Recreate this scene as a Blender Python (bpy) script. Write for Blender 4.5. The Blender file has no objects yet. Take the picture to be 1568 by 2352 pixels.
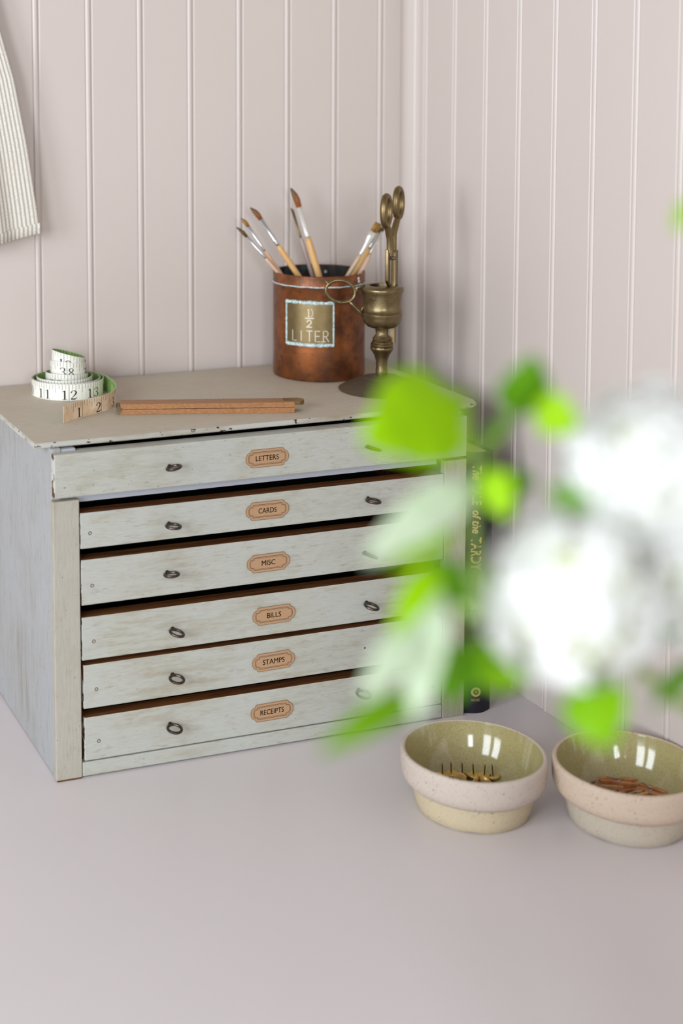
import bpy, bmesh, math, random
from mathutils import Vector, Matrix
random.seed(7)
PI = math.pi
SC = bpy.context.scene
COL = SC.collection

# ------------------------------------------------------------------ camera
# all lengths below are centimetres, scaled to metres when a mesh is made
CM = 0.01
YAW, PITCH, ROLL = 0.3099, 0.0884, -0.0115
FPX, PX, PY = 3450.4, 170.6, 433.5
R = Vector((math.cos(YAW), -math.sin(YAW), 0))       # picture right, level
F = Vector((math.sin(YAW), math.cos(YAW), 0))        # away from the camera, level
Z = Vector((0, 0, 1))
fwd = F * math.cos(PITCH) - Z * math.sin(PITCH)
up0 = Z * math.cos(PITCH) + F * math.sin(PITCH)
right = R * math.cos(ROLL) + up0 * math.sin(ROLL)
up = up0 * math.cos(ROLL) - R * math.sin(ROLL)
cam = bpy.data.cameras.new('camera')
cam.sensor_fit = 'VERTICAL'
cam.sensor_height = 36.0
cam.lens = FPX / 2352 * 36.0
cam.shift_x = (784 - PX) / 2352
cam.shift_y = -(1176 - PY) / 2352
cam.clip_start = 0.02
cam.dof.use_dof = True
cam.dof.focus_distance = 1.335
cam.dof.aperture_fstop = 3.3
cam.dof.aperture_blades = 9
camo = bpy.data.objects.new('camera', cam)
COL.objects.link(camo)
m = Matrix((right, up, -fwd)).transposed().to_4x4()
m.translation = Vector((-35.189, -116.712, 61.132)) * CM
camo.matrix_world = m
SC.camera = camo

# ------------------------------------------------------------------ world, lights, exposure
SC.view_settings.view_transform = 'Standard'
SC.view_settings.look = 'None'
SC.view_settings.gamma = 1.0
SC.view_settings.use_curve_mapping = False
SC.view_settings.exposure = 0.0
W = bpy.data.worlds.new('world')
SC.world = W
W.use_nodes = True
W.node_tree.nodes['Background'].inputs['Color'].default_value = (1.0, 0.915, 0.835, 1)
W.node_tree.nodes['Background'].inputs['Strength'].default_value = 0.28

def window_light(name, pos, target, w, h, power, col):
    L = bpy.data.lights.new(name, 'AREA')
    L.shape = 'RECTANGLE'; L.size = w; L.size_y = h
    L.energy = power; L.color = col
    o = bpy.data.objects.new(name, L); COL.objects.link(o)
    o.location = Vector(pos) * CM
    d = (Vector(target) - Vector(pos)).normalized()
    o.rotation_euler = d.to_track_quat('-Z', 'Y').to_euler()
    return o
# a window of two casements to the left of the desk, and a second one behind the camera
for k in (-1, 1):
    window_light('window_light', (-148 + 17 * k, -99 - 29 * k, 72), (30, 12, 32), 0.46, 0.95, 19.5, (0.86, 0.93, 1.0))
for k in (-1, 1):
    window_light('window_light', (-60 + 24 * k, -250, 74), (25, 0, 10), 0.34, 0.62, 13.5, (0.90, 0.95, 1.0))

# ------------------------------------------------------------------ material helpers
def srgb(r, g, b):
    f = lambda c: (c / 255 / 12.92) if c <= 10 else ((c / 255 + 0.055) / 1.055) ** 2.4
    return (f(r), f(g), f(b), 1)

class NT:
    def __init__(s, name):
        s.m = bpy.data.materials.new(name); s.m.use_nodes = True
        s.t = s.m.node_tree; s.b = s.t.nodes['Principled BSDF']
        s.co = s.n('ShaderNodeTexCoord')
    def n(s, k, **kw):
        x = s.t.nodes.new(k)
        for a, v in kw.items(): setattr(x, a, v)
        return x
    def l(s, a, b): s.t.links.new(a, b)
    def noise(s, scale, detail=3, stretch=(1, 1, 1), rough=.55, src='Object'):
        mp = s.n('ShaderNodeMapping'); mp.inputs['Scale'].default_value = stretch
        s.l(s.co.outputs[src], mp.inputs['Vector'])
        x = s.n('ShaderNodeTexNoise'); x.inputs['Scale'].default_value = scale
        x.inputs['Detail'].default_value = detail; x.inputs['Roughness'].default_value = rough
        s.l(mp.outputs[0], x.inputs['Vector'])
        return x.outputs['Fac']
    def ramp(s, fac, p0, p1, c0=(0, 0, 0, 1), c1=(1, 1, 1, 1)):
        r = s.n('ShaderNodeValToRGB')
        r.color_ramp.elements[0].position = p0; r.color_ramp.elements[0].color = c0
        r.color_ramp.elements[1].position = p1; r.color_ramp.elements[1].color = c1
        s.l(fac, r.inputs[0]); return r.outputs[0]
    def mix(s, fac, a, b):
        x = s.n('ShaderNodeMix', data_type='RGBA')
        for i, v in ((6, a), (7, b)):
            if isinstance(v, tuple): x.inputs[i].default_value = v
            else: s.l(v, x.inputs[i])
        if isinstance(fac, float): x.inputs[0].default_value = fac
        else: s.l(fac, x.inputs[0])
        return x.outputs[2]
    def bump(s, h, strength=.3, dist=.0005):
        b = s.n('ShaderNodeBump'); b.inputs['Strength'].default_value = strength
        b.inputs['Distance'].default_value = dist
        s.l(h, b.inputs['Height']); s.l(b.outputs[0], s.b.inputs['Normal'])
    def done(s, color, rough=.5, metal=0., spec=.5):
        if isinstance(color, tuple): s.b.inputs['Base Color'].default_value = color
        else: s.l(color, s.b.inputs['Base Color'])
        if isinstance(rough, float): s.b.inputs['Roughness'].default_value = rough
        else: s.l(rough, s.b.inputs['Roughness'])
        s.b.inputs['Metallic'].default_value = metal
        s.b.inputs['Specular IOR Level'].default_value = spec
        return s.m

def plain(name, c, rough=.5, metal=0., spec=.4, var=.12, scale=300):
    t = NT(name); n = t.noise(scale)
    dk = tuple(x * (1 - var) for x in c[:3]) + (1,)
    t.bump(n, .1, .0003)
    return t.done(t.mix(n, dk, c), rough, metal, spec)

def painted_wall(name, c):
    t = NT(name); n = t.noise(900, 2, (1, 1, .35)); n2 = t.noise(9, 3)
    t.bump(n, .18, .0003)
    return t.done(t.mix(n2, tuple(x * .965 for x in c[:3]) + (1,), c), .36, 0., .5)

def distressed(name, base, stain, grain, amount=.58, streak=.35):
    """old chalk-grey paint with brown rubbed-in streaks along the grain"""
    t = NT(name)
    g = t.noise(75, 6, grain, .65)
    fine = t.noise(300, 3, grain, .6)
    big = t.noise(14, 4, (1, 1, 1), .6)
    m1 = t.ramp(g, amount, amount + .24)
    mb = t.ramp(big, .42, .66)
    mul = t.n('ShaderNodeMath', operation='MULTIPLY'); t.l(m1, mul.inputs[0]); t.l(mb, mul.inputs[1])
    c = t.mix(t.ramp(big, .3, .75), base, tuple(x * y for x, y in zip(base[:3], (.93, .90, .82))) + (1,))
    c = t.mix(t.ramp(fine, .42, .8), c, tuple(x * .86 for x in base[:3]) + (1,))
    soft = t.n('ShaderNodeMath', operation='MULTIPLY'); t.l(mul.outputs[0], soft.inputs[0]); soft.inputs[1].default_value = .60
    c = t.mix(soft.outputs[0], c, stain)
    spl = t.noise(170, 5, tuple(x ** .6 for x in grain), .7)
    c = t.mix(t.ramp(spl, .57, .70), c, tuple(.45 * x + .55 * y for x, y in zip(base[:3], stain[:3])) + (1,))
    speck = t.noise(420, 2)
    c = t.mix(t.ramp(speck, .72, .76), c, srgb(92, 78, 60))
    t.bump(fine, streak, .0006)
    return t.done(c, .58, 0., .3)

def wood(name, c0, c1, grain, rough=.5, scale=120):
    t = NT(name); g = t.noise(scale, 5, grain, .6)
    t.bump(g, .25, .0004)
    return t.done(t.mix(t.ramp(g, .3, .7), c0, c1), rough, 0., .35)

M = {}
M['wall'] = painted_wall('mauve_wall_paint', srgb(202, 190, 183))
M['desk'] = painted_wall('desk_paint', srgb(213, 205, 205))
STAIN = srgb(140, 122, 92)
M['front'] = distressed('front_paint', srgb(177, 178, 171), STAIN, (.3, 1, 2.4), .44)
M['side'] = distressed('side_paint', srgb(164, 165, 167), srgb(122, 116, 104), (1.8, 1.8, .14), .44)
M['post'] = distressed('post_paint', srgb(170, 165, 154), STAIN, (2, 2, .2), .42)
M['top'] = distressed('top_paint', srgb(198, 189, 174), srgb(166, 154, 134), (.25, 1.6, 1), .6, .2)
M['rail'] = plain('lilac_grey_paint', srgb(168, 171, 178), .6)
M['brown'] = wood('bare_brown_wood', srgb(64, 36, 18), srgb(120, 74, 38), (.15, 2, 2))
M['dark'] = plain('dark_inside', srgb(40, 34, 32), .9)
def bare_edges():
    t = NT('chipped_edge'); g = t.noise(90, 4, (.5, 1, 1)); 
    return t.done(t.mix(t.ramp(g, .47, .52), srgb(88, 52, 32), srgb(188, 186, 178)), .6, 0., .3)
M['chip'] = bare_edges()
def worn_edge():
    t = NT('worn_board_edge'); g = t.noise(260, 3, (.6, 1, 1), .6); h = t.noise(38, 4, (.4, 1, 3))
    c = t.mix(t.ramp(h, .45, .7), srgb(182, 180, 172), srgb(150, 136, 114))
    return t.done(t.mix(t.ramp(g, .635, .655), c, srgb(66, 44, 34)), .6, 0., .3)
M['edge'] = worn_edge()
M['iron'] = plain('rusty_iron', srgb(92, 80, 72), .38, .9, .5, .45, 700)
M['kraft'] = plain('kraft_paper', srgb(178, 142, 108), .8, 0, .2, .16, 900)
M['ink'] = plain('brown_ink', srgb(66, 48, 42), .8, 0, .2)
M['tape'] = plain('cream_tape', srgb(236, 232, 222), .45, 0, .4, .05)
M['tapegreen'] = plain('green_tape', srgb(144, 178, 104), .45, 0, .4, .06)
M['tapeink'] = plain('black_print', srgb(30, 32, 36), .6)
def tape_end():
    t = NT('aged_tape'); g = t.noise(60, 4)
    return t.done(t.mix(t.ramp(g, .35, .75), srgb(232, 212, 184), srgb(196, 160, 118)), .5, 0., .4)
M['tapeold'] = tape_end()
M['boxwood'] = wood('boxwood', srgb(134, 92, 58), srgb(174, 124, 80), (.06, 4, 4), .45, 260)
M['brass_dark'] = plain('dull_brass', srgb(142, 122, 86), .4, .95, .5, .4, 250)
def brass():
    t = NT('aged_brass'); n = t.noise(120, 4); n2 = t.noise(30, 3)
    v = t.n('ShaderNodeTexVoronoi', feature='DISTANCE_TO_EDGE'); v.inputs['Scale'].default_value = 140
    t.l(t.co.outputs['Object'], v.inputs['Vector'])
    cr = t.ramp(v.outputs['Distance'], .0, .022)
    mk = t.ramp(n2, .42, .52)
    mx = t.n('ShaderNodeMath', operation='MAXIMUM'); t.l(cr, mx.inputs[0]); t.l(mk, mx.inputs[1])
    t.bump(mx.outputs[0], .35, .0005)
    c = t.mix(n, srgb(100, 88, 62), srgb(150, 132, 98))
    c = t.mix(mx.outputs[0], srgb(84, 70, 48), c)
    return t.done(c, t.ramp(n, .3, .7, (.28, .28, .28, 1), (.46, .46, .46, 1)), 1.0)
M['brass'] = brass()
M['bronze'] = plain('dark_bronze', srgb(116, 104, 86), .5, .7, .5, .4, 220)
def copper():
    t = NT('aged_copper'); n = t.noise(45, 5, (1, 1, 1), .62); n2 = t.noise(160, 4)
    c = t.mix(t.ramp(n, .36, .66), srgb(104, 68, 50), srgb(164, 100, 58))
    c = t.mix(t.ramp(n2, .55, .75), c, srgb(98, 66, 54))
    t.bump(n2, .12, .0004)
    return t.done(c, t.ramp(n, .3, .7, (.42, .42, .42, 1), (.30, .30, .30, 1)), .82)
M['copper'] = copper()
def cup_inside():
    t = NT('dark_teal_inside'); n = t.noise(34, 4)
    return t.done(t.mix(t.ramp(n, .55, .66), srgb(38, 32, 30), srgb(66, 104, 112)), .6, .3)  # near-black colour broken by teal patches
M['dark_teal'] = cup_inside()
def verdigris():
    t = NT('verdigris'); n = t.noise(500, 4)
    t.bump(n, .6, .0006)
    return t.done(t.mix(t.ramp(n, .35, .6), srgb(138, 166, 166), srgb(214, 230, 230)), .9, 0., .2)
M['verdigris'] = verdigris()
M['verdpale'] = plain('pale_verdigris', srgb(206, 214, 206), .8, 0, .2, .3, 800)
M['plate'] = plain('olive_brass', srgb(150, 130, 92), .36, .9, .5, .4, 120)
M['stamp'] = plain('rubbed_stamp', srgb(214, 204, 188), .5, .4, .5)
M['ferrule'] = plain('nickel', srgb(214, 216, 218), .28, .95, .5, .1)
M['ferrule_white'] = plain('white_nickel', srgb(228, 224, 216), .4, .5, .5, .1)
M['h_yellow'] = wood('honey_handle', srgb(206, 156, 98), srgb(232, 188, 128), (2, 2, .2), .35)
M['h_pink'] = wood('pale_pink_handle', srgb(196, 158, 132), srgb(226, 192, 164), (2, 2, .2), .4)
M['h_grey'] = wood('grey_handle', srgb(152, 134, 130), srgb(178, 160, 154), (2, 2, .2), .4)
M['h_tan'] = wood('tan_handle', srgb(168, 144, 118), srgb(204, 182, 152), (2, 2, .2), .4)
def blotched():
    t = NT('blotched_handle'); n = t.noise(62, 3, (1, 1, .6))
    return t.done(t.mix(t.ramp(n, .585, .61), srgb(226, 196, 170), srgb(132, 72, 46)), .4, 0., .35)
M['h_blotch'] = blotched()
M['red'] = plain('red_paint', srgb(206, 92, 84), .4)
def hair(name, c0, c1, tiplen):
    t = NT(name)
    sp = t.n('ShaderNodeSeparateXYZ'); t.l(t.co.outputs['Object'], sp.inputs[0])
    n = t.noise(900, 3, (1, 1, .08))
    mr = t.n('ShaderNodeMapRange'); mr.inputs[1].default_value = 0; mr.inputs[2].default_value = tiplen * CM
    t.l(sp.outputs[2], mr.inputs[0])
    c = t.mix(mr.outputs[0], c0, c1)
    c = t.mix(t.ramp(n, .4, .8), c, srgb(58, 40, 20))
    t.bump(n, .5, .0004)
    return t.done(c, .5, 0., .4)
M['hair_olive'] = hair('olive_bristle', srgb(96, 78, 40), srgb(112, 84, 34), 1.4)
M['hair_rust'] = hair('rust_bristle', srgb(86, 72, 40), srgb(168, 92, 38), 1.9)
M['hair_gold'] = hair('golden_bristle', srgb(150, 116, 48), srgb(178, 124, 44), 1.2)
def stoneware(name, a, b):
    t = NT(name); n = t.noise(420, 3); n2 = t.noise(18, 2); sp = t.noise(620, 1)
    c = t.mix(n2, a, b)
    c = t.mix(t.ramp(n, .5, .8), c, tuple(x * .86 for x in a[:3]) + (1,))
    c = t.mix(t.ramp(sp, .70, .73), c, srgb(112, 94, 76))
    t.bump(n, .35, .0005)
    return t.done(c, .85, 0., .2)
M['clay'] = stoneware('raw_stoneware', srgb(194, 178, 164), srgb(190, 180, 170))
M['clay_low'] = stoneware('buff_stoneware', srgb(196, 180, 148), srgb(190, 176, 152))
M['clay_pink'] = stoneware('peach_stoneware', srgb(198, 175, 154), srgb(190, 173, 156))
M['clay_grey'] = stoneware('grey_stoneware', srgb(186, 174, 157), srgb(180, 170, 155))
def glaze():
    t = NT('olive_glaze'); n = t.noise(700, 3); n2 = t.noise(25, 3)
    c = t.mix(n2, srgb(154, 144, 98), srgb(172, 162, 118))
    c = t.mix(t.ramp(n, .45, .8), c, srgb(142, 126, 82))
    return t.done(c, .09, 0., .6)
M['glaze'] = glaze()
M['tack'] = plain('bright_brass', srgb(232, 196, 122), .32, .5, .5, .15)
M['pin'] = plain('dark_pin', srgb(66, 52, 36), .45, .7)
M['peg'] = wood('peg_wood', srgb(150, 92, 56), srgb(196, 136, 88), (1, 1, 1), .6, 200)
M['peg_light'] = wood('peg_wood_light', srgb(188, 140, 98), srgb(216, 170, 124), (1, 1, 1), .6, 200)
M['wire'] = plain('steel_wire', srgb(190, 196, 200), .3, 1.0)
M['book'] = plain('navy_cloth', srgb(34, 32, 42), .6, 0, .3, .3, 700)
M['pages'] = plain('page_block', srgb(208, 188, 152), .9, 0, .1)
M['gilt'] = plain('gilt', srgb(196, 164, 112), .45, .3)
def ticking():
    t = NT('striped_ticking')
    u = t.n('ShaderNodeSeparateXYZ'); t.l(t.co.outputs['UV'], u.inputs[0])
    mu = t.n('ShaderNodeMath', operation='MULTIPLY'); t.l(u.outputs[0], mu.inputs[0]); mu.inputs[1].default_value = 1.0
    fr = t.n('ShaderNodeMath', operation='FRACT'); t.l(mu.outputs[0], fr.inputs[0])
    st = t.ramp(fr.outputs[0], .52, .60)
    w = t.noise(900, 2)
    c = t.mix(st, srgb(228, 222, 210), srgb(170, 163, 156))
    c = t.mix(t.ramp(w, .45, .8), c, srgb(190, 182, 172))
    t.bump(w, .4, .0005)
    return t.done(c, .9, 0., .1)
M['ticking'] = ticking()
def leafmat(name, a, b, trans):
    t = NT(name); n = t.noise(90, 3)
    c = t.mix(n, a, b)
    m_ = t.done(c, .5, 0., .2)
    tr = t.n('ShaderNodeBsdfTranslucent'); t.l(c, tr.inputs['Color'])
    mx = t.n('ShaderNodeMixShader'); mx.inputs[0].default_value = trans
    t.l(t.b.outputs[0], mx.inputs[1]); t.l(tr.outputs[0], mx.inputs[2])
    out = [x for x in t.t.nodes if x.type == 'OUTPUT_MATERIAL'][0]
    t.l(mx.outputs[0], out.inputs['Surface'])
    return m_
M['leaf_bright'] = leafmat('fresh_leaf', srgb(138, 190, 2), srgb(158, 204, 4), .20)
M['leaf_mid'] = leafmat('mid_green_leaf', srgb(108, 162, 4), srgb(130, 180, 8), .2)
M['leaf_dark'] = leafmat('deep_leaf', srgb(74, 128, 8), srgb(100, 152, 14), .28)
M['leaf_pale'] = leafmat('pale_leaf', srgb(200, 216, 184), srgb(214, 228, 200), .25)  # whitish green, much paler than the other leaves
M['leaf_pale2'] = leafmat('soft_green_leaf', srgb(168, 204, 112), srgb(186, 214, 136), .3)
M['petal'] = leafmat('white_petal', srgb(238, 238, 237), srgb(246, 246, 245), .36)
M['stem'] = plain('green_stem', srgb(126, 150, 64), .5)
M['core'] = plain('flower_core', srgb(214, 220, 178), .7)
M['glass'] = plain('white_jug_glaze', srgb(226, 224, 218), .15)
M['floorboards'] = wood('oak_floor', srgb(150, 118, 84), srgb(178, 144, 106), (.2, 2, 2), .5, 40)

# ------------------------------------------------------------------ mesh helpers
def empty(name, loc, label, cat, group=None):
    o = bpy.data.objects.new(name, None); COL.objects.link(o)
    o.empty_display_size = .01
    o.location = Vector(loc) * CM
    o['label'] = label; o['category'] = cat
    if group: o['group'] = group
    return o

def origin_of(par):
    v = Vector((0, 0, 0))
    while par is not None:
        v = v + par.location; par = par.parent
    return v

def mesh_data(name, V, FC, mats, mi=None, smooth=False, off=Vector((0, 0, 0))):
    me = bpy.data.meshes.new(name)
    me.from_pydata([tuple(Vector(v) * CM - off) for v in V], [], FC)
    for x in (mats if isinstance(mats, (list, tuple)) else [mats]):
        me.materials.append(x if not isinstance(x, str) else M[x])
    if mi: me.polygons.foreach_set('material_index', mi)
    if smooth: me.polygons.foreach_set('use_smooth', [True] * len(me.polygons))
    me.update()
    return me

def obj(name, V, FC, mats, parent=None, mi=None, smooth=False, local=False, label=None, sharp=None):
    """one mesh object; V in world centimetres unless local (then in the parent's frame)"""
    off = Vector((0, 0, 0)) if (local or parent is None) else origin_of(parent)
    me = mesh_data(name, V, FC, mats, mi, smooth, off)
    if smooth and sharp: me.set_sharp_from_angle(angle=math.radians(sharp))
    o = bpy.data.objects.new(name, me); COL.objects.link(o)
    if parent: o.parent = parent
    if label: o['label'] = label
    return o

def tag(o, label, cat, group=None):
    o['label'] = label; o['category'] = cat
    if group: o['group'] = group
    return o

class G:
    """geometry collector: several shapes with material slots become one mesh"""
    def __init__(s): s.V = []; s.F = []; s.MI = []
    def add(s, V, FC, mi=0):
        b = len(s.V); s.V += [tuple(v) for v in V]
        s.F += [tuple(i + b for i in f) for f in FC]
        s.MI += ([mi] * len(FC)) if isinstance(mi, int) else list(mi)
        return s
    def box(s, x0, x1, y0, y1, z0, z1, bev=0., mi=0, top=None, front=None, left=None, right=None):
        V, FC, N = box(x0, x1, y0, y1, z0, z1, bev)
        ids = []
        for n in N:
            k = mi
            if top is not None and n.z > .9: k = top
            if front is not None and n.y < -.9: k = front
            if left is not None and n.x < -.9: k = left
            if right is not None and n.x > .9: k = right
            ids.append(k)
        return s.add(V, FC, ids)
    def obj(s, name, mats, parent=None, **k): return obj(name, s.V, s.F, mats, parent, mi=s.MI, **k)

def box(x0, x1, y0, y1, z0, z1, bev=0.):
    bm = bmesh.new()
    bmesh.ops.create_cube(bm, size=1)
    for v in bm.verts:
        v.co = Vector(((x0 + x1) / 2 + v.co.x * (x1 - x0), (y0 + y1) / 2 + v.co.y * (y1 - y0), (z0 + z1) / 2 + v.co.z * (z1 - z0)))
    if bev > 0:
        bmesh.ops.bevel(bm, geom=list(bm.edges), offset=bev, segments=2, affect='EDGES', profile=.5)
    bm.normal_update()
    V = [v.co.copy() for v in bm.verts]; FC = [tuple(v.index for v in f.verts) for f in bm.faces]
    N = [f.normal.copy() for f in bm.faces]
    bm.free(); return V, FC, N

def lathe(prof, n=48, c=(0, 0, 0), wob=None):
    V = []; FC = []
    for i in range(n):
        a = 2 * PI * i / n
        for j, (r, z) in enumerate(prof):
            q = wob(a, j, r, z) if wob else (r, z)
            V.append((c[0] + q[0] * math.cos(a), c[1] + q[0] * math.sin(a), c[2] + q[1]))
    k = len(prof)
    for i in range(n):
        for j in range(k - 1):
            a, b = i * k + j, ((i + 1) % n) * k + j
            FC.append((a, b, b + 1, a + 1))
    return V, FC

def tube(P, rad, n=10, closed=False, cap=True, ell=None):
    """sweep a circle (or an ellipse: ell = (normal vector, ratio)) along points"""
    P = [Vector(p) for p in P]; k = len(P)
    V = []; FC = []
    ref = Vector((0, 0, 1))
    T0 = (P[1] - P[0]).normalized()
    if abs(T0.dot(ref)) > .9: ref = Vector((1, 0, 0))
    if ell: ref = ell[0]
    for i in range(k):
        a = P[(i - 1) % k] if (closed or i > 0) else P[0]
        b = P[(i + 1) % k] if (closed or i < k - 1) else P[-1]
        t = (b - a).normalized()
        u = (ref - t * ref.dot(t)).normalized(); w = t.cross(u)
        if not ell: ref = u
        r = rad[i] if isinstance(rad, (list, tuple)) else rad
        for j in range(n):
            an = 2 * PI * j / n
            V.append(P[i] + u * (r * math.cos(an) * (ell[1] if ell else 1)) + w * (r * math.sin(an)))
    for i in range(k if closed else k - 1):
        for j in range(n):
            a = i * n + j; b = i * n + (j + 1) % n
            c = ((i + 1) % k) * n + (j + 1) % n; d = ((i + 1) % k) * n + j
            FC.append((a, d, c, b))
    if cap and not closed:
        FC.append(tuple(range(n))); FC.append(tuple((k - 1) * n + j for j in reversed(range(n))))
    return V, FC

def catmull(P, n=8):
    P = [Vector(p) for p in P]; out = []
    Q = [P[0] * 2 - P[1]] + P + [P[-1] * 2 - P[-2]]
    for i in range(1, len(Q) - 2):
        for k in range(n):
            t = k / n; a, b, c, d = Q[i - 1:i + 3]
            out.append(.5 * ((2 * b) + (c - a) * t + (2 * a - 5 * b + 4 * c - d) * t * t + (3 * b - a - 3 * c + d) * t ** 3))
    out.append(P[-1]); return out

_txt = {}
def text2d(s, res=3):
    """lettering as flat triangles, cap height about 1, centred on x"""
    if s not in _txt:
        cu = bpy.data.curves.new('t', 'FONT'); cu.body = s; cu.resolution_u = res; cu.size = 1.0
        o = bpy.data.objects.new('t', cu)
        me = bpy.data.meshes.new_from_object(o)
        V = [(v.co.x, v.co.y) for v in me.vertices]; FC = [tuple(p.vertices) for p in me.polygons]
        bpy.data.objects.remove(o); bpy.data.curves.remove(cu); bpy.data.meshes.remove(me)
        _txt[s] = (V, FC)
    V, FC = _txt[s]
    x0 = min(v[0] for v in V); x1 = max(v[0] for v in V); y0 = min(v[1] for v in V); y1 = max(v[1] for v in V)
    return V, FC, (x0, x1, y0, y1)
def text_fit(s, width=None, height=None, shear=0):
    V, FC, (x0, x1, y0, y1) = text2d(s)
    sy = height / (y1 - y0); sx = (width / (x1 - x0)) if width else sy
    return [((v[0] - (x0 + x1) / 2) * sx + shear * (v[1] - y0) * sy, (v[1] - (y0 + y1) / 2) * sy) for v in V], FC

def ribbon(P, w, mapf, closed=False):
    """flat line of width w along 2D points, mapped to 3D"""
    V = []; FC = []; k = len(P)
    for i in range(k):
        a = P[i - 1] if (closed or i) else P[0]; b = P[(i + 1) % k] if (closed or i < k - 1) else P[-1]
        dx, dy = b[0] - a[0], b[1] - a[1]; L = math.hypot(dx, dy) or 1
        ww = (P[i][2] if len(P[i]) > 2 else w) / 2
        V.append(mapf(P[i][0] - dy / L * ww, P[i][1] + dx / L * ww)); V.append(mapf(P[i][0] + dy / L * ww, P[i][1] - dx / L * ww))
    for i in range(k if closed else k - 1):
        j = (i + 1) % k; FC.append((2 * i, 2 * i + 1, 2 * j + 1, 2 * j))
    return V, FC

# ------------------------------------------------------------------ room shell
AL = 0.0094; WY = 23.95; XR = 46.95; PITCHW = 5.405
ca, sa = math.cos(AL), math.sin(AL)
def wallpt(x, y): return (x * ca - y * sa, x * sa + y * ca)
# bead profile around a bead centre: (offset along the wall, depth into the wall)
BEAD = [(-.345, 0), (-.325, .11)] + [(-.285 * math.cos(PI * i / 10), .09 - .20 * math.sin(PI * i / 10)) for i in range(11)] + [(.30, .11)]
TAIL = [(.30, .11), (.335, .12), (.47, 0)]
ZLO, ZHI = -74.0, 150.0
def board(kind, pos0, parent, first=0., width=PITCHW):
    """one tongue-and-groove board: sloping edge, flat face, then the bead at its far side"""
    prof = [(q[0] - PITCHW if False else q[0] - width, q[1]) for q in TAIL] + list(BEAD)
    V = []
    for u, d in prof + [(BEAD[-1][0], 1.1), (TAIL[0][0] - width, 1.1)]:
        for z in (ZLO, ZHI):
            if kind == 'back': x, y = wallpt(pos0 + u, WY + d)
            else: x, y = wallpt(XR + d, WY - pos0 + u)
            V.append((x, y, z))
    k = len(V) // 2
    FC = [((2 * i, 2 * ((i + 1) % k), 2 * ((i + 1) % k) + 1, 2 * i + 1) if kind == 'back' else
           (2 * i, 2 * ((i + 1) % k), 2 * ((i + 1) % k) + 1, 2 * i + 1)) for i in range(k)]
    return obj('board', V, FC, 'wall', parent)
def slab(name, corners, z0, z1, mat):
    V = [(x, y, z) for x, y in corners for z in (z0, z1)]
    n = len(corners)
    FC = [(2 * i, 2 * ((i + 1) % n), 2 * ((i + 1) % n) + 1, 2 * i + 1) for i in range(n)]
    FC += [tuple(2 * i + 1 for i in range(n)), tuple(2 * i for i in reversed(range(n)))]
    o = obj(name, V, FC, mat); o['kind'] = 'structure'; return o
wb = slab('wall_back', [wallpt(-60, WY + 1.12), wallpt(XR + 1.2, WY + 1.12), wallpt(XR + 1.2, WY + 6), wallpt(-60, WY + 6)], ZLO, ZHI, 'wall')
for k in range(-11, 8): board('back', 6.297 + k * PITCHW, wb)
board('back', 6.297 + 8 * PITCHW - 1.3, wb, width=PITCHW - 1.3)
wr = slab('wall_right', [wallpt(XR + 1.12, WY + 6), wallpt(XR + 1.12, -70), wallpt(XR + 6, -70), wallpt(XR + 6, WY + 6)], ZLO, ZHI, 'wall')
for k in range(-2, 16): board('right', 9.77 + k * PITCHW, wr)
# corner strip with a rounded nose
prof = [(-.45, 0), (-.45, -.25), (-.38, -.42), (-.2, -.5)]
V = []
tp = [(XR - .30, WY + .02), (XR - .42, WY - .1)] + [(XR - .42 - .38 * math.sin(PI * i / 12), WY - .15 - 2.6 * i / 12) for i in range(13)] + [(XR - .30, WY - 2.9), (XR + .02, WY - 3.0), (XR + .4, WY - 3.0), (XR + .4, WY + .4), (XR - .3, WY + .4)]
for x, y in tp:
    q = wallpt(x, y)
    V += [(q[0], q[1], ZLO), (q[0], q[1], ZHI)]
n = len(tp)
o = obj('trim_1', V, [(2 * i, 2 * ((i + 1) % n), 2 * ((i + 1) % n) + 1, 2 * i + 1) for i in range(n)], 'wall')
o['kind'] = 'structure'
fl = slab('floor', [(-160, -230), (XR + 5, -230), (XR + 5, WY + 5), (-160, WY + 5)], -78, -74, 'floorboards')

# ------------------------------------------------------------------ desk
dk = empty('desk', (0, -40, -74), 'long mauve grey painted desk filling the corner under the panelled walls', 'desk')
g = G()
c = [wallpt(-75, -96), wallpt(XR - .02, -96), wallpt(XR - .02, WY - .02), wallpt(-75, WY - .02)]
V = [(x, y, z) for x, y in c for z in (-3.2, 0)]
FC = [(2 * i, 2 * ((i + 1) % 4), 2 * ((i + 1) % 4) + 1, 2 * i + 1) for i in range(4)] + [(1, 3, 5, 7), (6, 4, 2, 0)]
obj('tabletop', V, FC, 'desk', dk)
for x in (-71, 40):
    for y in (-92, 16):
        g = G().box(x, x + 5, y, y + 5, -74, -3.2, .2); g.obj('leg', ['desk'], dk)

# ------------------------------------------------------------------ drawer cabinet
CW, CD, CH = 39.35, 23.3, 28.5
cab = empty('drawer_cabinet', (19.7, 11, 0), 'low distressed grey cabinet of six shallow drawers with kraft labels', 'cabinet')
BX = 1.2        # front edge of the top board
V, FC = [], []
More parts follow.
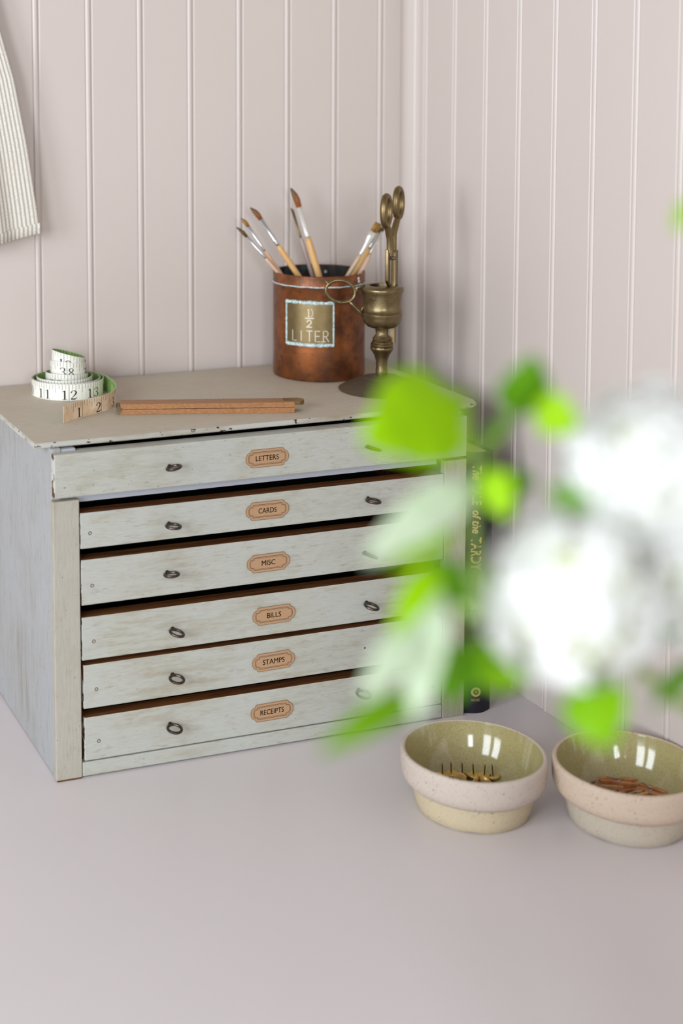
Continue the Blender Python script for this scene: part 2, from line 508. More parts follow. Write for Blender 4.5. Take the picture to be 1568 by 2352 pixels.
# top board: bevelled slab with a rounded front right corner
pts = [(-1.165, BX), (39.9, BX), (40.8, BX + .12), (41.35, BX + .5), (41.6, BX + 1.2), (41.6, 23.4), (-1.165, 23.4)]
g = G()
b_ = .09
rings = [(b_, 28.5), (0, 28.5 + b_), (0, 28.964 - b_), (b_, 28.964)]
n = len(pts); ctr = (20, 12)
V = []
for ins, z in rings:
    for x, y in pts:
        V.append((x + (ins if x < 5 else -ins), y + (ins if y < 10 else -ins), z))
FC = []; MI = []
for k in range(3):
    for i in range(n):
        a, b = k * n + i, k * n + (i + 1) % n
        FC.append((a, b, b + n, a + n)); MI.append(1)
FC.append(tuple(3 * n + i for i in range(n))); MI.append(0)
FC.append(tuple(i for i in reversed(range(n)))); MI.append(1)
obj('top_board', V, FC, ['top', 'edge'], cab, mi=MI)
G().box(.12, .95, .78, CD, .10, CH, .06).obj('side_panel', ['side'], cab)
G().box(CW - .95, CW - .12, .78, CD, .10, CH, .06).obj('side_panel', ['side'], cab)
G().box(.95, CW - .95, CD - .6, CD, .1, CH - .02).obj('back_panel', ['dark'], cab)
G().box(.95, CW - .95, .9, CD - .6, .1, .5).obj('bottom_panel', ['dark'], cab)
for x0, x1 in ((0, 2.3), (37.1, CW)):
    g = G().box(x0, x1, 0, .77, .12, 24.2, .07)
    g.box(x0 + .12, x1 - .05, .02, .75, 0, .14, 0, 1 if x0 == 0 else 0)
    g.box(x0 + (.2 if x0 == 0 else 0), x1 - (0 if x0 == 0 else .2), .9, 1.7, 24.0, 28.38, .03, 2)
    g.obj('front_post', ['post', 'brown', 'rail'], cab)
G().box(2.36, 37.05, .03, .8, .16, 1.36, .06).obj('bottom_rail', ['front'], cab)
G().box(2.3, 36.75, .85, 1.9, 23.74, 24.40, .04).obj('divider_rail', ['rail'], cab)

def pull(x, z, roll, par, pitch, r=.60, t=.125):
    """screw eye: ring lying forward of the face, short shank into the wood"""
    c = Vector((x, -.78, z))
    ro = Matrix.Rotation(math.radians(roll), 3, 'Y') @ Matrix.Rotation(math.radians(pitch), 3, 'X')
    n = 20; P = [c + ro @ Vector((r * math.cos(2 * PI * i / n + PI / 2 + .35), r * math.sin(2 * PI * i / n + PI / 2 + .35), 0)) for i in range(n)]
    g = G().add(*tube(P, t, 8, closed=True))
    s = c + ro @ Vector((-.12, r, 0))
    g.add(*tube([s, (s.x, -.02, s.z), (s.x, .25, s.z)], [.12, .115, .1], 8))
    g.add(*tube([(s.x, -.09, s.z), (s.x, .0, s.z)], [.16, .2], 8))
    return g.obj('ring_pull', ['iron'], par, smooth=True, sharp=40)

LW, LH = 4.14, 1.62
def plaque(hw, hh, r1, n=7):
    """outline: bar with concave notches at the corners and rounded lobes at the ends"""
    P = []
    bx = hw * .78                         # where the straight edge ends
    def arc(cx, cz, r, a0, a1, k): 
        return [(cx + r * math.cos(math.radians(a0 + (a1 - a0) * i / k)), cz + r * math.sin(math.radians(a0 + (a1 - a0) * i / k))) for i in range(k + 1)]
    q = [(0, hh), (bx - r1, hh)] + arc(bx - r1, hh - r1, r1, 90, 0, 4)[1:]
    lz = hh * .70
    q += [(bx + .01, lz + .01)]
    # end lobe
    cx = bx - .12; rr = hw - cx
    a = math.degrees(math.asin(min(1, lz / rr))) if lz < rr else 90
    lobe = [(cx + rr * math.cos(math.radians(a * (1 - 2 * i / n))), lz * math.sin(math.radians(90 * (1 - 2 * i / n)))) for i in range(n + 1)]
    q += [p for p in lobe if p[0] > bx]
    q = q[1:]
    top = [p for p in q if p[1] >= 0 or p[0] > bx]
    half = [p for p in q]
    right = [p for p in half if p[1] > -lz] 
    lower = [(x, -z) for x, z in reversed([p for p in half if p[0] <= bx + .02])]
    seq = right + lower
    left = [(-x, -z) for x, z in seq]
    return seq + left
def label_mesh(s, cx, cz, tilt, par, tw):
    ct, st = math.cos(tilt), math.sin(tilt)
    def mp(y): return lambda u, v: (cx + u * ct - v * st, y, cz + u * st + v * ct)
    g = G()
    P = plaque(LW / 2, LH / 2, .22)
    f0, f1 = mp(-.028), mp(-.001)
    n = len(P)
    V = [f0(0, 0)] + [f0(*p) for p in P] + [f1(*p) for p in P]
    FC = [(0, 1 + i, 1 + (i + 1) % n) for i in range(n)] + [(1 + i, 1 + n + i, 1 + n + (i + 1) % n, 1 + (i + 1) % n) for i in range(n)]
    g.add(V, FC, 0)
    fi = mp(-.034)
    for ins, ww in ((0., .034), (.085, .022)):
        g.add(*ribbon(plaque(LW / 2 * .86 - ins, LH / 2 * .69 - ins, .02), ww, fi, closed=True), 1)
    # thin printed outline
    g.add(*ribbon([(p[0] * .985, p[1] * .97) for p in P], .022, fi, closed=True), 1)
    V2, F2 = text_fit(s, tw, .46)
    ft = mp(-.036)
    g.add([ft(*v) for v in V2], F2, 1)
    # embolden: a second copy a hair aside
    g.add([ft(v[0] + .012, v[1] + .003) for v in V2], F2, 1)
    return g.obj('name_label', ['kraft', 'ink'], par)

DR = [  # z0 z1 x0 x1 label, label centre, label tilt, text width, left pull, right pull
    (24.47, 28.18, .17, 39.33, 'LETTERS', (19.47, 26.18), 0, 2.18, (10.48, 26.35, -12), (29.38, 26.25, 16)),
    (19.93, 23.02, 2.38, 37.02, 'CARDS', (19.49, 21.51), -.005, 1.72, (10.41, 21.28, 2), (29.41, 21.51, 6)),
    (15.05, 18.98, 2.42, 37.05, 'MISC', (19.58, 16.83), .005, 1.28, (10.22, 17.10, -4), (29.14, 16.59, 22)),
    (10.27, 14.02, 2.42, 37.02, 'BILLS', (20.12, 12.06), .01, 1.34, (10.67, 11.92, 13), (29.30, 11.91, 12)),
    (6.03, 9.86, 2.50, 37.02, 'STAMPS', (20.08, 7.88), .02, 2.10, (10.65, 7.85, 4), None),
    (1.47, 5.28, 2.56, 37.0, 'RECEIPTS', (19.93, 3.32), .015, 2.26, (10.42, 3.48, 2), (28.57, 3.90, 5))]
WORD = ['letters', 'cards', 'misc', 'bills', 'stamps', 'receipts']
for k, (z0, z1, x0, x1, s, lc, tl, tw, pl, pr) in enumerate(DR):
    g = G()
    yf = 0.0 if k == 0 else .04
    # front board, slightly uneven, its ends chipped to the wood, its top edge bare
    g.box(x0, x1, yf, yf + 1.5, z0, z1, .07, 0, top=1 if k else 3, left=2, right=2)
    bx0, bx1 = (x0, x1) if k else (2.6, 36.8)
    zt_ = z1 - .35
    zb = z0 + .05 if k else 24.66
    g.box(bx0 + .25, bx0 + .85, .9, 21, zb, zt_, 0, 1)
    g.box(bx1 - .85, bx1 - .25, .9, 21, zb, zt_, 0, 1)
    g.box(bx0 + .85, bx1 - .85, 20.4, 21, zb, zt_, 0, 1)
    g.box(bx0 + .85, bx1 - .85, .9, 20.4, zb + .1, zb + .35, 0, 4)
    d = g.obj('drawer', ['front', 'brown', 'chip', 'front', 'dark'], cab, label='shallow grey drawer labelled ' + WORD[k])
    label_mesh(s, lc[0], lc[1], tl, d, tw)
    for q in (pl, pr):
        if q: pull(q[0], q[1], q[2], d, (-4, 2, -3, 8, 11, 11)[k])
    if k:
        for nx, nz in ((x0 + .75 + .1 * k, z0 + (z1 - z0) * .42), (x1 - .9, z0 + (z1 - z0) * .45)):
            g = G().add(*tube([(nx, .045, nz), (nx, .02, nz)], [.12, .10], 10), 0)
            g.add(*tube([(nx + .135 * math.cos(2 * PI * i / 12), .035, nz + .135 * math.sin(2 * PI * i / 12)) for i in range(12)], .026, 5, closed=True), 1)
            g.obj('nail', ['post', 'iron'], d)
    if s == 'STAMPS':
        V, FC = tube([(29.09, .06, 7.81), (29.09, .03, 7.81)], [.1, .1], 8)
        obj('screw_hole', V, FC, 'dark', d)

# ------------------------------------------------------------------ tape measure
zt = 28.964
tm = empty('tape_measure', (7.2, 18.6, zt), 'white and green cloth tape measure coiled on the cabinet', 'tape measure')
TC = Vector((7.24, 18.55))
pts = [(3.26, 7.19), (5.46, 8.66), (7.63, 9.86), (8.9, 10.85), (10.1, 12.7), (10.75, 15.2), (10.9, 17.6), (10.5, 19.8), (9.3, 21.6)]
path = [(v.x, v.y, 0., 0.) for v in catmull([(a, b, 0) for a, b in pts], 8)]
ang = math.degrees(math.atan2(21.6 - TC.y, 9.3 - TC.x))
turns = [(3.50, 0), (3.42, 0), (3.16, .05), (2.25, .25), (1.82, .7), (1.66, 2.2), (1.56, 2.22), (1.5, 2.22)]
cen = [(7.24, 18.55), (7.24, 18.55), (7.15, 18.65), (7.3, 18.9), (7.45, 19.0), (7.52, 19.05), (7.52, 19.05), (7.52, 19.05)]
a = ang; step = 7.5
def lerp(q, t):
    i = min(int(t), len(q) - 2); f = t - i; return q[i], q[i + 1], f
# t counts turns since the front (270 deg) of the outermost turn
total = 6.05
while True:
    t = max(0, (a - ang) / 360)
    if t > total: break
    r0, r1, f = lerp(turns, t); c0, c1, _ = lerp(cen, t)
    r = r0[0] + (r1[0] - r0[0]) * f; zz = r0[1] + (r1[1] - r0[1]) * f
    cx = c0[0] + (c1[0] - c0[0]) * f; cy = c0[1] + (c1[1] - c0[1]) * f
    tilt = max(0, min(1, (t - 3.) / 1.6)) * -.27
    ar = math.radians(a)
    dx = r * math.cos(ar)
    path.append((cx + dx, cy + r * math.sin(ar), zz + (tilt * dx if zz > .3 else 0), 0.))
    a += step
# resample with arc length
S = [0.]
for i in range(1, len(path)):
    S.append(S[-1] + math.hypot(path[i][0] - path[i - 1][0], path[i][1] - path[i - 1][1]))
LTOT = S[-1]; TH = 1.5
import bisect
def tp_at(s):
    s = max(0., min(LTOT - 1e-4, s)); i = min(len(S) - 2, bisect.bisect_right(S, s) - 1)
    f = (s - S[i]) / (S[i + 1] - S[i]); p, q = path[i], path[i + 1]
    L = S[i + 1] - S[i]
    # smooth tangent
    j0, j1 = max(0, i - 1), min(len(path) - 1, i + 2)
    tx, ty = path[j1][0] - path[j0][0], path[j1][1] - path[j0][1]; n = math.hypot(tx, ty)
    return (p[0] + (q[0] - p[0]) * f, p[1] + (q[1] - p[1]) * f, p[2] + (q[2] - p[2]) * f), (ty / n, -tx / n)
def tmap(s, h, off):
    p, nrm = tp_at(s)
    lean = 0.
    return (p[0] + nrm[0] * off, p[1] + nrm[1] * off, zt + p[2] + h)
g = G(); N = len(path)
ss = S
Vo = []; 
for s in ss:
    for h, off in ((0, .0), (TH, .0), (TH, -.035), (0, -.035)): Vo.append(tmap(s, h + .004, off))
FC = []; MI = []
for i in range(len(ss) - 1):
    a0, b0 = 4 * i, 4 * i + 4
    for k in range(4):
        FC.append((a0 + k, b0 + k, b0 + (k + 1) % 4, a0 + (k + 1) % 4))
        MI.append((2 if ss[i] < 8.6 else 0) if k in (0, 1, 3) else 1)
FC += [(0, 1, 2, 3), tuple(4 * (len(ss) - 1) + k for k in (3, 2, 1, 0))]; MI += [2, 0]
g.add(Vo, FC, MI)
obj('ribbon', g.V, g.F, ['tape', 'tapegreen', 'tapeold'], tm, mi=g.MI)
DIG = {
 '1': [[(.30, 0, .17), (.30, .97, .17)], [(.34, .97, .05), (.2, .88, .07), (.08, .84, .05)], [(.08, .03, .06), (.52, .03, .06)]],
 '2': [[(.10, .70, .15), (.12, .84, .10), (.28, .96, .07), (.46, .90, .12), (.53, .74, .17), (.44, .53, .14), (.24, .30, .07), (.08, .10, .06)], [(.06, .07, .14), (.42, .07, .16), (.54, .14, .08), (.57, .28, .05)]],
 '3': [[(.10, .78, .15), (.14, .90, .08), (.29, .97, .06), (.45, .89, .13), (.49, .75, .15), (.40, .58, .08), (.24, .53, .05)], [(.24, .53, .05), (.43, .47, .09), (.53, .28, .17), (.45, .08, .10), (.28, .02, .06), (.12, .07, .09), (.08, .21, .15)]],
 '4': [[(.42, 0, .16), (.42, .97, .16)], [(.40, .95, .06), (.05, .30, .05), (.58, .30, .08)], [(.26, .03, .05), (.58, .03, .05)]],
 '5': [[(.50, .90, .13), (.16, .90, .13)], [(.15, .95, .06), (.12, .52, .05), (.28, .60, .07), (.47, .52, .13), (.52, .30, .17), (.43, .08, .10), (.26, .02, .06), (.11, .07, .09), (.08, .20, .14)]],
 '6': [[(.48, .80, .13), (.42, .93, .08), (.30, .97, .06), (.14, .78, .13), (.10, .45, .17), (.16, .12, .12), (.30, .02, .06), (.46, .10, .12), (.51, .30, .17), (.44, .50, .10), (.30, .57, .06), (.15, .44, .07)]],
 '7': [[(.08, .75, .05), (.12, .90, .14), (.54, .92, .12)], [(.53, .93, .06), (.36, .5, .13), (.28, 0, .18)]],
 '8': [[(.30, .55, .07), (.14, .68, .14), (.15, .86, .12), (.30, .97, .06), (.45, .86, .12), (.45, .70, .12), (.30, .55, .10), (.13, .38, .10), (.10, .20, .17), (.18, .06, .10), (.30, .01, .06), (.45, .07, .12), (.51, .24, .17), (.44, .42, .12), (.30, .55, .07)]],
 '9': [[(.12, .20, .13), (.18, .07, .08), (.30, .03, .06), (.46, .22, .13), (.50, .55, .17), (.44, .88, .12), (.30, .98, .06), (.14, .90, .12), (.09, .70, .17), (.16, .50, .10), (.30, .43, .06), (.45, .56, .07)]],
 '0': [[(.30, .98, .05), (.14, .82, .14), (.08, .5, .19), (.14, .18, .14), (.30, .02, .05), (.46, .18, .14), (.52, .5, .19), (.46, .82, .14), (.30, .98, .05)]]}
g = G()
INCH = 2.54
q = 0
def tick(s, h0, h1, w, off, mat=0):
    V = [tmap(s - w, h0, off), tmap(s + w, h0, off), tmap(s + w, h1, off), tmap(s - w, h1, off)]
    g.add(V, [(0, 1, 2, 3)], mat)
while True:
    s = .12 + q * INCH / 8
    if s > LTOT - .1: break
    e = q % 8
    h0 = 0.02 if e == 0 else (.72 if e == 4 else (.98 if e % 2 == 0 else 1.08))
    if q:
        tick(s, h0, TH - .02, .022 if e == 0 else .015, .008)
        tick(s, (1.0 if e % 4 else .75) if e else .02, TH - .02, .024, -.043)
    if e == 0 and q:
        num = str(q // 8)
        for ci, ch in enumerate(num):
            w = .64
            if len(num) == 1: x0 = s - .12 - w
            else: x0 = s - .10 - w if ci == 0 else s + .09
            for stt in DIG[ch]:
                P = stt
                if len(P) > 4: 
                    P = [tuple(v) for v in catmull(P, 3)]
                V, FC = ribbon([(a, b, c * .84) for a, b, c in P], .1, lambda u, v: tmap(x0 + u * 1.08, .08 + v * .90, .010))
                g.add(V, FC, 0)
    q += 1
g.obj('printed_scale', ['tapeink'], tm)

# ------------------------------------------------------------------ folding rule
fr = empty('folding_ruler', (16.5, 6, zt), 'folded wooden carpenter rule with brass joints lying on the cabinet', 'ruler')
L0 = Vector((8.95, 8.30, zt)); RL = 15.65
def rp(u, w, h): return L0 + R * u + F * w + Z * h
def bar(u0, u1, w0, w1, h0, h1, name='rule_leg', mats='boxwood'):
    V, FC, N_ = box(u0, u1, w0, w1, h0, h1, .035)
    return obj(name, [rp(*v) for v in V], FC, mats, fr)
bar(0, RL - .02, 0, .82, .0, .47); bar(.05, RL - .1, .86, 1.68, .0, .47)
bar(.0, RL, 0, .82, .50, .97); bar(-.02, RL - .3, .86, 1.68, .50, .97)
# knuckle hinge at the left end, its pin seen end on, and a flat round joint at the right end
g = G()
g.add(*tube([rp(-.12, -.05, .47), rp(-.12, 1.7, .47)], .26, 16))
g.add(*tube([rp(-.12, -.09, .47), rp(-.12, -.03, .47)], [.17, .2], 16), 1)
g.box(-.5, 0, .35, 1.3, .36, .6, .05) if False else None
g.obj('brass_hinge', ['brass_dark', 'bronze'], fr, smooth=True, sharp=40)
V, FC = [], []
nn = 14
prof2 = [(RL - .35, .42), (RL - .3, 1.68)]
out = [(RL - .9, .45), (RL - .05, .38)] + [(RL + .25 + .72 * math.cos(t), 1.02 + .68 * math.sin(t)) for t in [(-70 + 140 * i / nn) * PI / 180 for i in range(nn + 1)]] + [(RL - .05, 1.66), (RL - .9, 1.60)]
kk = len(out)
V = [rp(u, w, .62) for u, w in out] + [rp(u, w, 1.0) for u, w in out]
FC = [tuple(range(kk, 2 * kk)), tuple(reversed(range(kk)))] + [(i, (i + 1) % kk, kk + (i + 1) % kk, kk + i) for i in range(kk)]
obj('round_joint', V, FC, 'brass_dark', fr)
g = G()
for i in range(1, 40):
    u = i * .39; ln = .34 if i % 4 == 0 else .2
    V = [rp(u, 1.66, .973), rp(u + .03, 1.66, .973), rp(u + .03, 1.66 - ln, .973), rp(u, 1.66 - ln, .973)]
    g.add(V, [(0, 1, 2, 3)])
g.obj('rule_marks', ['ink'], fr)

# ------------------------------------------------------------------ copper measuring cup
CC = Vector((33.56, 17.94, zt)); CR = 4.56
cup = empty('measuring_cup', CC, 'round copper half litre measure holding paintbrushes', 'cup')
prof = [(0, .06), (CR - .22, .0), (CR - .06, .06), (CR, .22), (CR - .01, 3), (CR - .02, 9.25), (CR + .035, 9.36), (CR + .035, 9.5), (CR - .02, 9.6), (CR - .01, 10.40), (CR - .06, 10.46), (CR - .12, 10.42)]
V, FC = lathe(prof, 72, CC)
obj('cup_wall', V, FC, 'copper', cup, smooth=True, sharp=50)
prof = [(CR - .12, 10.42), (CR - .13, 9), (CR - .13, .3), (CR - .4, .2), (0, .2)]
V, FC = lathe(prof, 72, CC)
obj('cup_lining', V, FC, 'dark_teal', cup, smooth=True, sharp=50, label='dark lining with teal patches')
def cyl(phi, z, off):      # point on the cup: phi from the direction facing the camera, towards picture right
    d = R * math.sin(phi) - F * math.cos(phi)
    return CC + d * (CR + off) + Z * z
n = 60
P = [cyl(2 * PI * i / n, 9.40 + .02 * math.sin(i * 1.7), .035) for i in range(n)]
obj('seam_line', *tube(P, [.045 + .025 * abs(math.sin(i * .9)) for i in range(n)], 6, closed=True), 'verdigris', cup, label='pale verdigris line below the rim')
# brass plate with a verdigris border
def curved_grid(p0, p1, z0, z1, off, n=14):
    V = [cyl(p0 + (p1 - p0) * i / n, z, off) for i in range(n + 1) for z in (z0, z1)]
    V += [cyl(p0 + (p1 - p0) * i / n, z, off - .06) for i in range(n + 1) for z in (z0, z1)]
    k = 2 * (n + 1)
    FC = [(2 * i, 2 * i + 2, 2 * i + 3, 2 * i + 1) for i in range(n)]
    FC += [(2 * i, 2 * i + 2, k + 2 * i + 2, k + 2 * i) for i in range(n)] + [(2 * i + 1, 2 * i + 3, k + 2 * i + 3, k + 2 * i + 1) for i in range(n)]
    FC += [(0, 1, k + 1, k), (2 * n, 2 * n + 1, k + 2 * n + 1, k + 2 * n)]
    return V, FC
P0, P1 = math.radians(-52), math.radians(8.7)
pl = obj('name_plate', *curved_grid(P0, P1, 3.75, 7.85, .05), 'plate', cup, smooth=True, sharp=40, label='square brass plate stamped one half liter')
g = G()
edge = [(P0, 3.72), (P0, 7.88), (P1, 7.88), (P1, 3.72)]
rnd = random.Random(3)
for i in range(4):
    a_, b_ = edge[i], edge[(i + 1) % 4]
    k = 22
    P = [cyl(a_[0] + (b_[0] - a_[0]) * j / k, a_[1] + (b_[1] - a_[1]) * j / k + (rnd.uniform(-.02, .02)), .06) for j in range(k + 1)]
    base = .17 if i in (1, 3) else .085
    g.add(*tube(P, [base * (.75 + .5 * rnd.random()) for _ in P], 7))
g.obj('plate_border', ['verdigris'], pl, label='crusty pale blue verdigris border')
g = G()
def onplate(u, v): return cyl(math.radians(-20.8) + u / CR, v, .066)
ST = {'L': [[(-.2, .5), (-.2, -.5), (.24, -.5)]], 'I': [[(0, .5), (0, -.5)]], 'T': [[(-.3, .5), (.3, .5)], [(0, .5), (0, -.52)]],
      'E': [[(.24, .5), (-.22, .5), (-.22, -.5), (.26, -.5)], [(-.22, .02), (.18, .02)]],
      'R': [[(-.2, -.5), (-.2, .5), (.1, .5), (.24, .36), (.22, .12), (.06, -.02), (-.2, -.02)], [(.02, -.02), (.32, -.52)], [(-.42, -.5), (-.02, -.5)]]}
for ch, ux in zip('LITER', (-1.52, -.80, .02, .80, 1.56)):
    for q in ST[ch]: g.add(*ribbon([(ux + a, 4.60 + b * 1.04) for a, b in q], .085, onplate))
g.add(*ribbon([(-.06, 6.52), (-.06, 7.28), (-.2, 7.16)], .085, onplate))
g.add(*ribbon([(-.16, 6.52), (.06, 6.52)], .07, onplate))
g.add(*ribbon([(.16, 7.3), (.3, 7.1), (.34, 6.86), (.28, 6.6), (.16, 6.5)], .06, onplate))
g.add(*ribbon([tuple(v[:2]) for v in catmull([(-.22, 5.95, 0), (-.16, 6.1, 0), (.02, 6.16, 0), (.18, 6.04, 0), (.14, 5.84, 0), (-.22, 5.5, 0), (-.22, 5.5, 0), (.26, 5.5, 0)], 4)], .10, onplate))
V2, F2 = ribbon([(-.42, 6.36), (0, 6.34), (.46, 6.38)], .10, onplate); g.add(V2, F2)
g.obj('stamped_letters', ['stamp'], pl)
for ph, zz in ((48, 10.05), (49, 9.75), (50, 9.05)):
    a_ = math.radians(ph)
    c0 = cyl(a_, zz, -.02); c1 = cyl(a_, zz, .09)
    obj('rivet', *tube([c0, c1], [.16, .1], 10), 'verdpale' if zz > 9.7 else 'brass_dark', cup)
a_ = math.radians(162); c0 = cyl(a_, 9.7, -.12); c1 = cyl(a_, 9.7, -.2)
obj('inner_rivet', *tube([c0, c1], [.16, .13], 12), 'verdpale', cup, label='pale rivet on the inner back wall')

# ------------------------------------------------------------------ paintbrushes
GB = 'paintbrushes in the copper cup'
def brush(tip, end, lb, lf, rb, rf, rh, hm, hairm, fm, label, shape='round', handle_max=None):
    """tip/end in world cm; lb, lf = where the bristles and the ferrule end, measured from the tip"""
    tip, end = Vector(tip), Vector(end)
    d = (end - tip); L = d.length; d.normalize()
    o = empty('paintbrush', tip, label, 'paintbrush', GB)
    # local frame: +z runs from the tip down the handle, x faces the picture's right
    x = (R - d * R.dot(d)).normalized(); y = d.cross(x)
    o.matrix_world = Matrix.Translation(tip * CM) @ Matrix((x, y, d)).transposed().to_4x4()
    flat = 1.0
    n = 12
    def shell(prof, xs=None):
        V = []; FC = []
        for j, (r, z, fx, bend) in enumerate(prof):
            for i in range(n):
                a = 2 * PI * i / n
                V.append((r * fx * math.cos(a) + bend, r / max(1, fx) * math.sin(a), z))
        for j in range(len(prof) - 1):
            for i in range(n):
                FC.append((j * n + i, j * n + (i + 1) % n, (j + 1) * n + (i + 1) % n, (j + 1) * n + i))
        FC.append(tuple(reversed(range(n)))); FC.append(tuple((len(prof) - 1) * n + i for i in range(n)))
        return V, FC
    if shape == 'flat':
        pb = [(rb * .75, 0, 1.6, 0), (rb * .8, lb * .5, 1.55, 0), (rb * .78, lb, 1.5, 0)]
        pf = [(rb * .84, lb - .03, 1.5, 0), (rb * .84, lb + .7, 1.5, 0), (rf * 1.2, lb + 1.3, 1.1, 0), (rf, lf - .55, 1, 0), (rf * 1.12, lf - .45, 1, 0), (rf * .92, lf - .36, 1, 0), (rf * 1.12, lf - .26, 1, 0), (rf * .92, lf - .16, 1, 0), (rf, lf, 1, 0)]
    else:
        bd = rb * .9
        pb = [(rb * .1, 0, 1, -bd * .9), (rb * .45, lb * .12, 1, -bd * .7), (rb * .85, lb * .35, 1, -bd * .3), (rb * 1.0, lb * .62, 1, -bd * .05), (rb * .8, lb, 1, 0)]
        pf = [(rb * .86, lb - .03, 1, 0), (rf * .92, lf - .62, 1, 0), (rf * 1.14, lf - .52, 1, 0), (rf * .94, lf - .42, 1, 0), (rf * 1.14, lf - .3, 1, 0), (rf * .96, lf - .18, 1, 0), (rf, lf, 1, 0)]
    V, FC = shell(pb); obj('bristles', V, FC, hairm, o, smooth=True, local=True)
    V, FC = shell(pf); obj('ferrule', V, FC, fm, o, smooth=True, local=True)
    ph = [(rf * .9, lf - .05, 1, 0), (rh * .9, lf + .5, 1, 0), (rh, lf + 1.8, 1, 0), (rh * .95, lf + 4, 1, 0), (rh * .6, L - 2, 1, 0), (rh * .45, L - .3, 1, 0), (rh * .25, L, 1, 0)]
    V, FC = shell(ph); obj('handle', V, FC, hm, o, smooth=True, local=True)
    return o
brush((25.36, 19.50, 44.11), (37.0, 15.85, 29.90), 1.49, 4.30, .19, .13, .17, 'h_pink', 'hair_olive', 'ferrule', 'thin paintbrush leaning furthest left, with dark olive pointed bristles')
brush((25.98, 19.74, 44.94), (35.86, 17.41, 29.45), 1.19, 4.12, .21, .14, .30, 'h_pink', 'hair_gold', 'ferrule', 'paintbrush second from the left with a thick pale pink handle')
brush((27.61, 20.90, 45.85), (37.10, 16.70, 29.95), 1.63, 4.73, .28, .21, .31, 'h_yellow', 'hair_rust', 'ferrule', 'paintbrush third from the left with brown bristles and honey wood handle')
brush((31.99, 20.54, 47.64), (36.41, 17.86, 29.50), 2.14, 5.34, .34, .29, .36, 'h_yellow', 'hair_rust', 'ferrule_white', 'tallest and thickest paintbrush with dark curved bristles and honey handle')
brush((32.29, 21.50, 45.46), (36.16, 18.58, 29.50), .66, 3.17, .15, .115, .22, 'h_grey', 'hair_rust', 'brass_dark', 'small tipped paintbrush with mauve grey handle beside the tallest brush')
brush((38.43, 14.70, 44.28), (31.19, 18.80, 29.50), 1.04, 3.67, .30, .19, .24, 'h_tan', 'hair_gold', 'ferrule_white', 'flat paintbrush with square golden bristles on the right of the cup', 'flat')
brush((39.50, 16.04, 43.70), (31.71, 18.53, 29.50), .66, 2.44, .16, .15, .24, 'h_yellow', 'hair_olive', 'ferrule', 'paintbrush with yellow handle tucked behind the flat brush')
brush((39.83, 15.93, 43.95), (33.04, 18.73, 29.50), .79, 3.33, .17, .17, .33, 'h_blotch', 'hair_olive', 'ferrule_white', 'paintbrush with brown paint blotches on its pale handle')
# one brush standing head down: only its painted handle end shows
o = empty('paintbrush', (41.3, 17.03, 44.7), 'upturned paintbrush with red tipped yellow handle behind the brass scissors', 'paintbrush', GB)
A = Vector((41.3, 17.03, 44.7)); B = Vector((30.5, 19.3, 29.6)); dd = (B - A).normalized(); LL = (B - A).length
obj('handle_tip', *tube([A, A + dd * .12, A + dd * .55], [.08, .17, .19], 10), 'red', o, smooth=True, label='red painted handle end')
obj('handle_band', *tube([A + dd * .55, A + dd * 1.0], [.19, .195], 10), 'tape', o, smooth=True, label='white painted band')
obj('handle', *tube([A + dd * 1.0, A + dd * 4, A + dd * (LL - 4)], [.195, .2, .17], 10), 'h_yellow', o, smooth=True)
obj('ferrule', *tube([A + dd * (LL - 4), A + dd * (LL - 1.3)], [.17, .16], 10), 'ferrule', o, smooth=True)
obj('bristles', *tube([A + dd * (LL - 1.3), A + dd * (LL - .6), B], [.16, .18, .05], 10), 'hair_olive', o, smooth=True)

# ------------------------------------------------------------------ brass stand
SB = Vector((35.72, 9.11, zt))
st = empty('scissor_stand', SB, 'aged brass stand with urn shaped holder and looped side handle', 'stand')
prof = [(0, .2), (3.7, .0), (4.02, .03), (4.06, .14), (3.8, .3), (3.2, .62), (2.5, .95), (1.9, 1.15), (1.72, 1.2), (1.68, 1.27), (1.2, 1.34), (.7, 1.4), (.5, 1.42)]
obj('base', *lathe(prof, 56, SB), 'bronze', st, smooth=True, sharp=60, label='dark domed round base')
kx = 24.0
def yz(y): return (895 - y) / kx
prof = [(.3, 1.38), (.50, yz(861)), (.57, yz(856)), (.57, yz(850)), (.52, yz(841)), (.54, yz(828)), (.70, yz(815)), (.92, yz(806)), (1.06, yz(801)), (1.10, yz(798)), (1.07, yz(795)), (.98, yz(794)), (1.06, yz(791.5)), (1.06, yz(788)), (.94, yz(786)), (.96, yz(783)), (.82, yz(780)), (.88, yz(776)), (.74, yz(771)), (.56, yz(766)), (.60, yz(758)), (.66, yz(752)), (.8, yz(747))]
obj('stem', *lathe(prof, 40, SB), 'brass', st, smooth=True, sharp=50)
prof = [(.6, yz(751)), (1.0, yz(750.5)), (1.40, yz(747)), (1.72, yz(738)), (1.83, yz(729)), (1.86, yz(722)), (1.90, yz(720)), (1.90, yz(716)), (1.80, yz(714)), (1.84, yz(711)), (1.76, yz(708)), (1.72, yz(700)), (1.74, yz(690)), (1.82, yz(678)), (1.92, yz(668)), (2.02, yz(664)), (2.02, yz(660)), (1.92, yz(656)), (1.66, yz(653.4)), (1.32, yz(652.4)), (1.22, yz(653.5)), (1.2, yz(664)), (1.2, yz(700)), (1.1, yz(735)), (0, yz(738))]
obj('holder', *lathe(prof, 56, SB), 'brass', st, smooth=True, sharp=50)
def hp(px, py, f=0): return SB + R * ((px - 876) / kx) + Z * yz(py) + F * f
n = 32
g = G().add(*tube([hp(781 + 33.5 * math.cos(2 * PI * i / n) , 666 - 25.5 * math.sin(2 * PI * i / n) + 3.5 * math.cos(2 * PI * i / n)) for i in range(n)], .17, 10, closed=True))
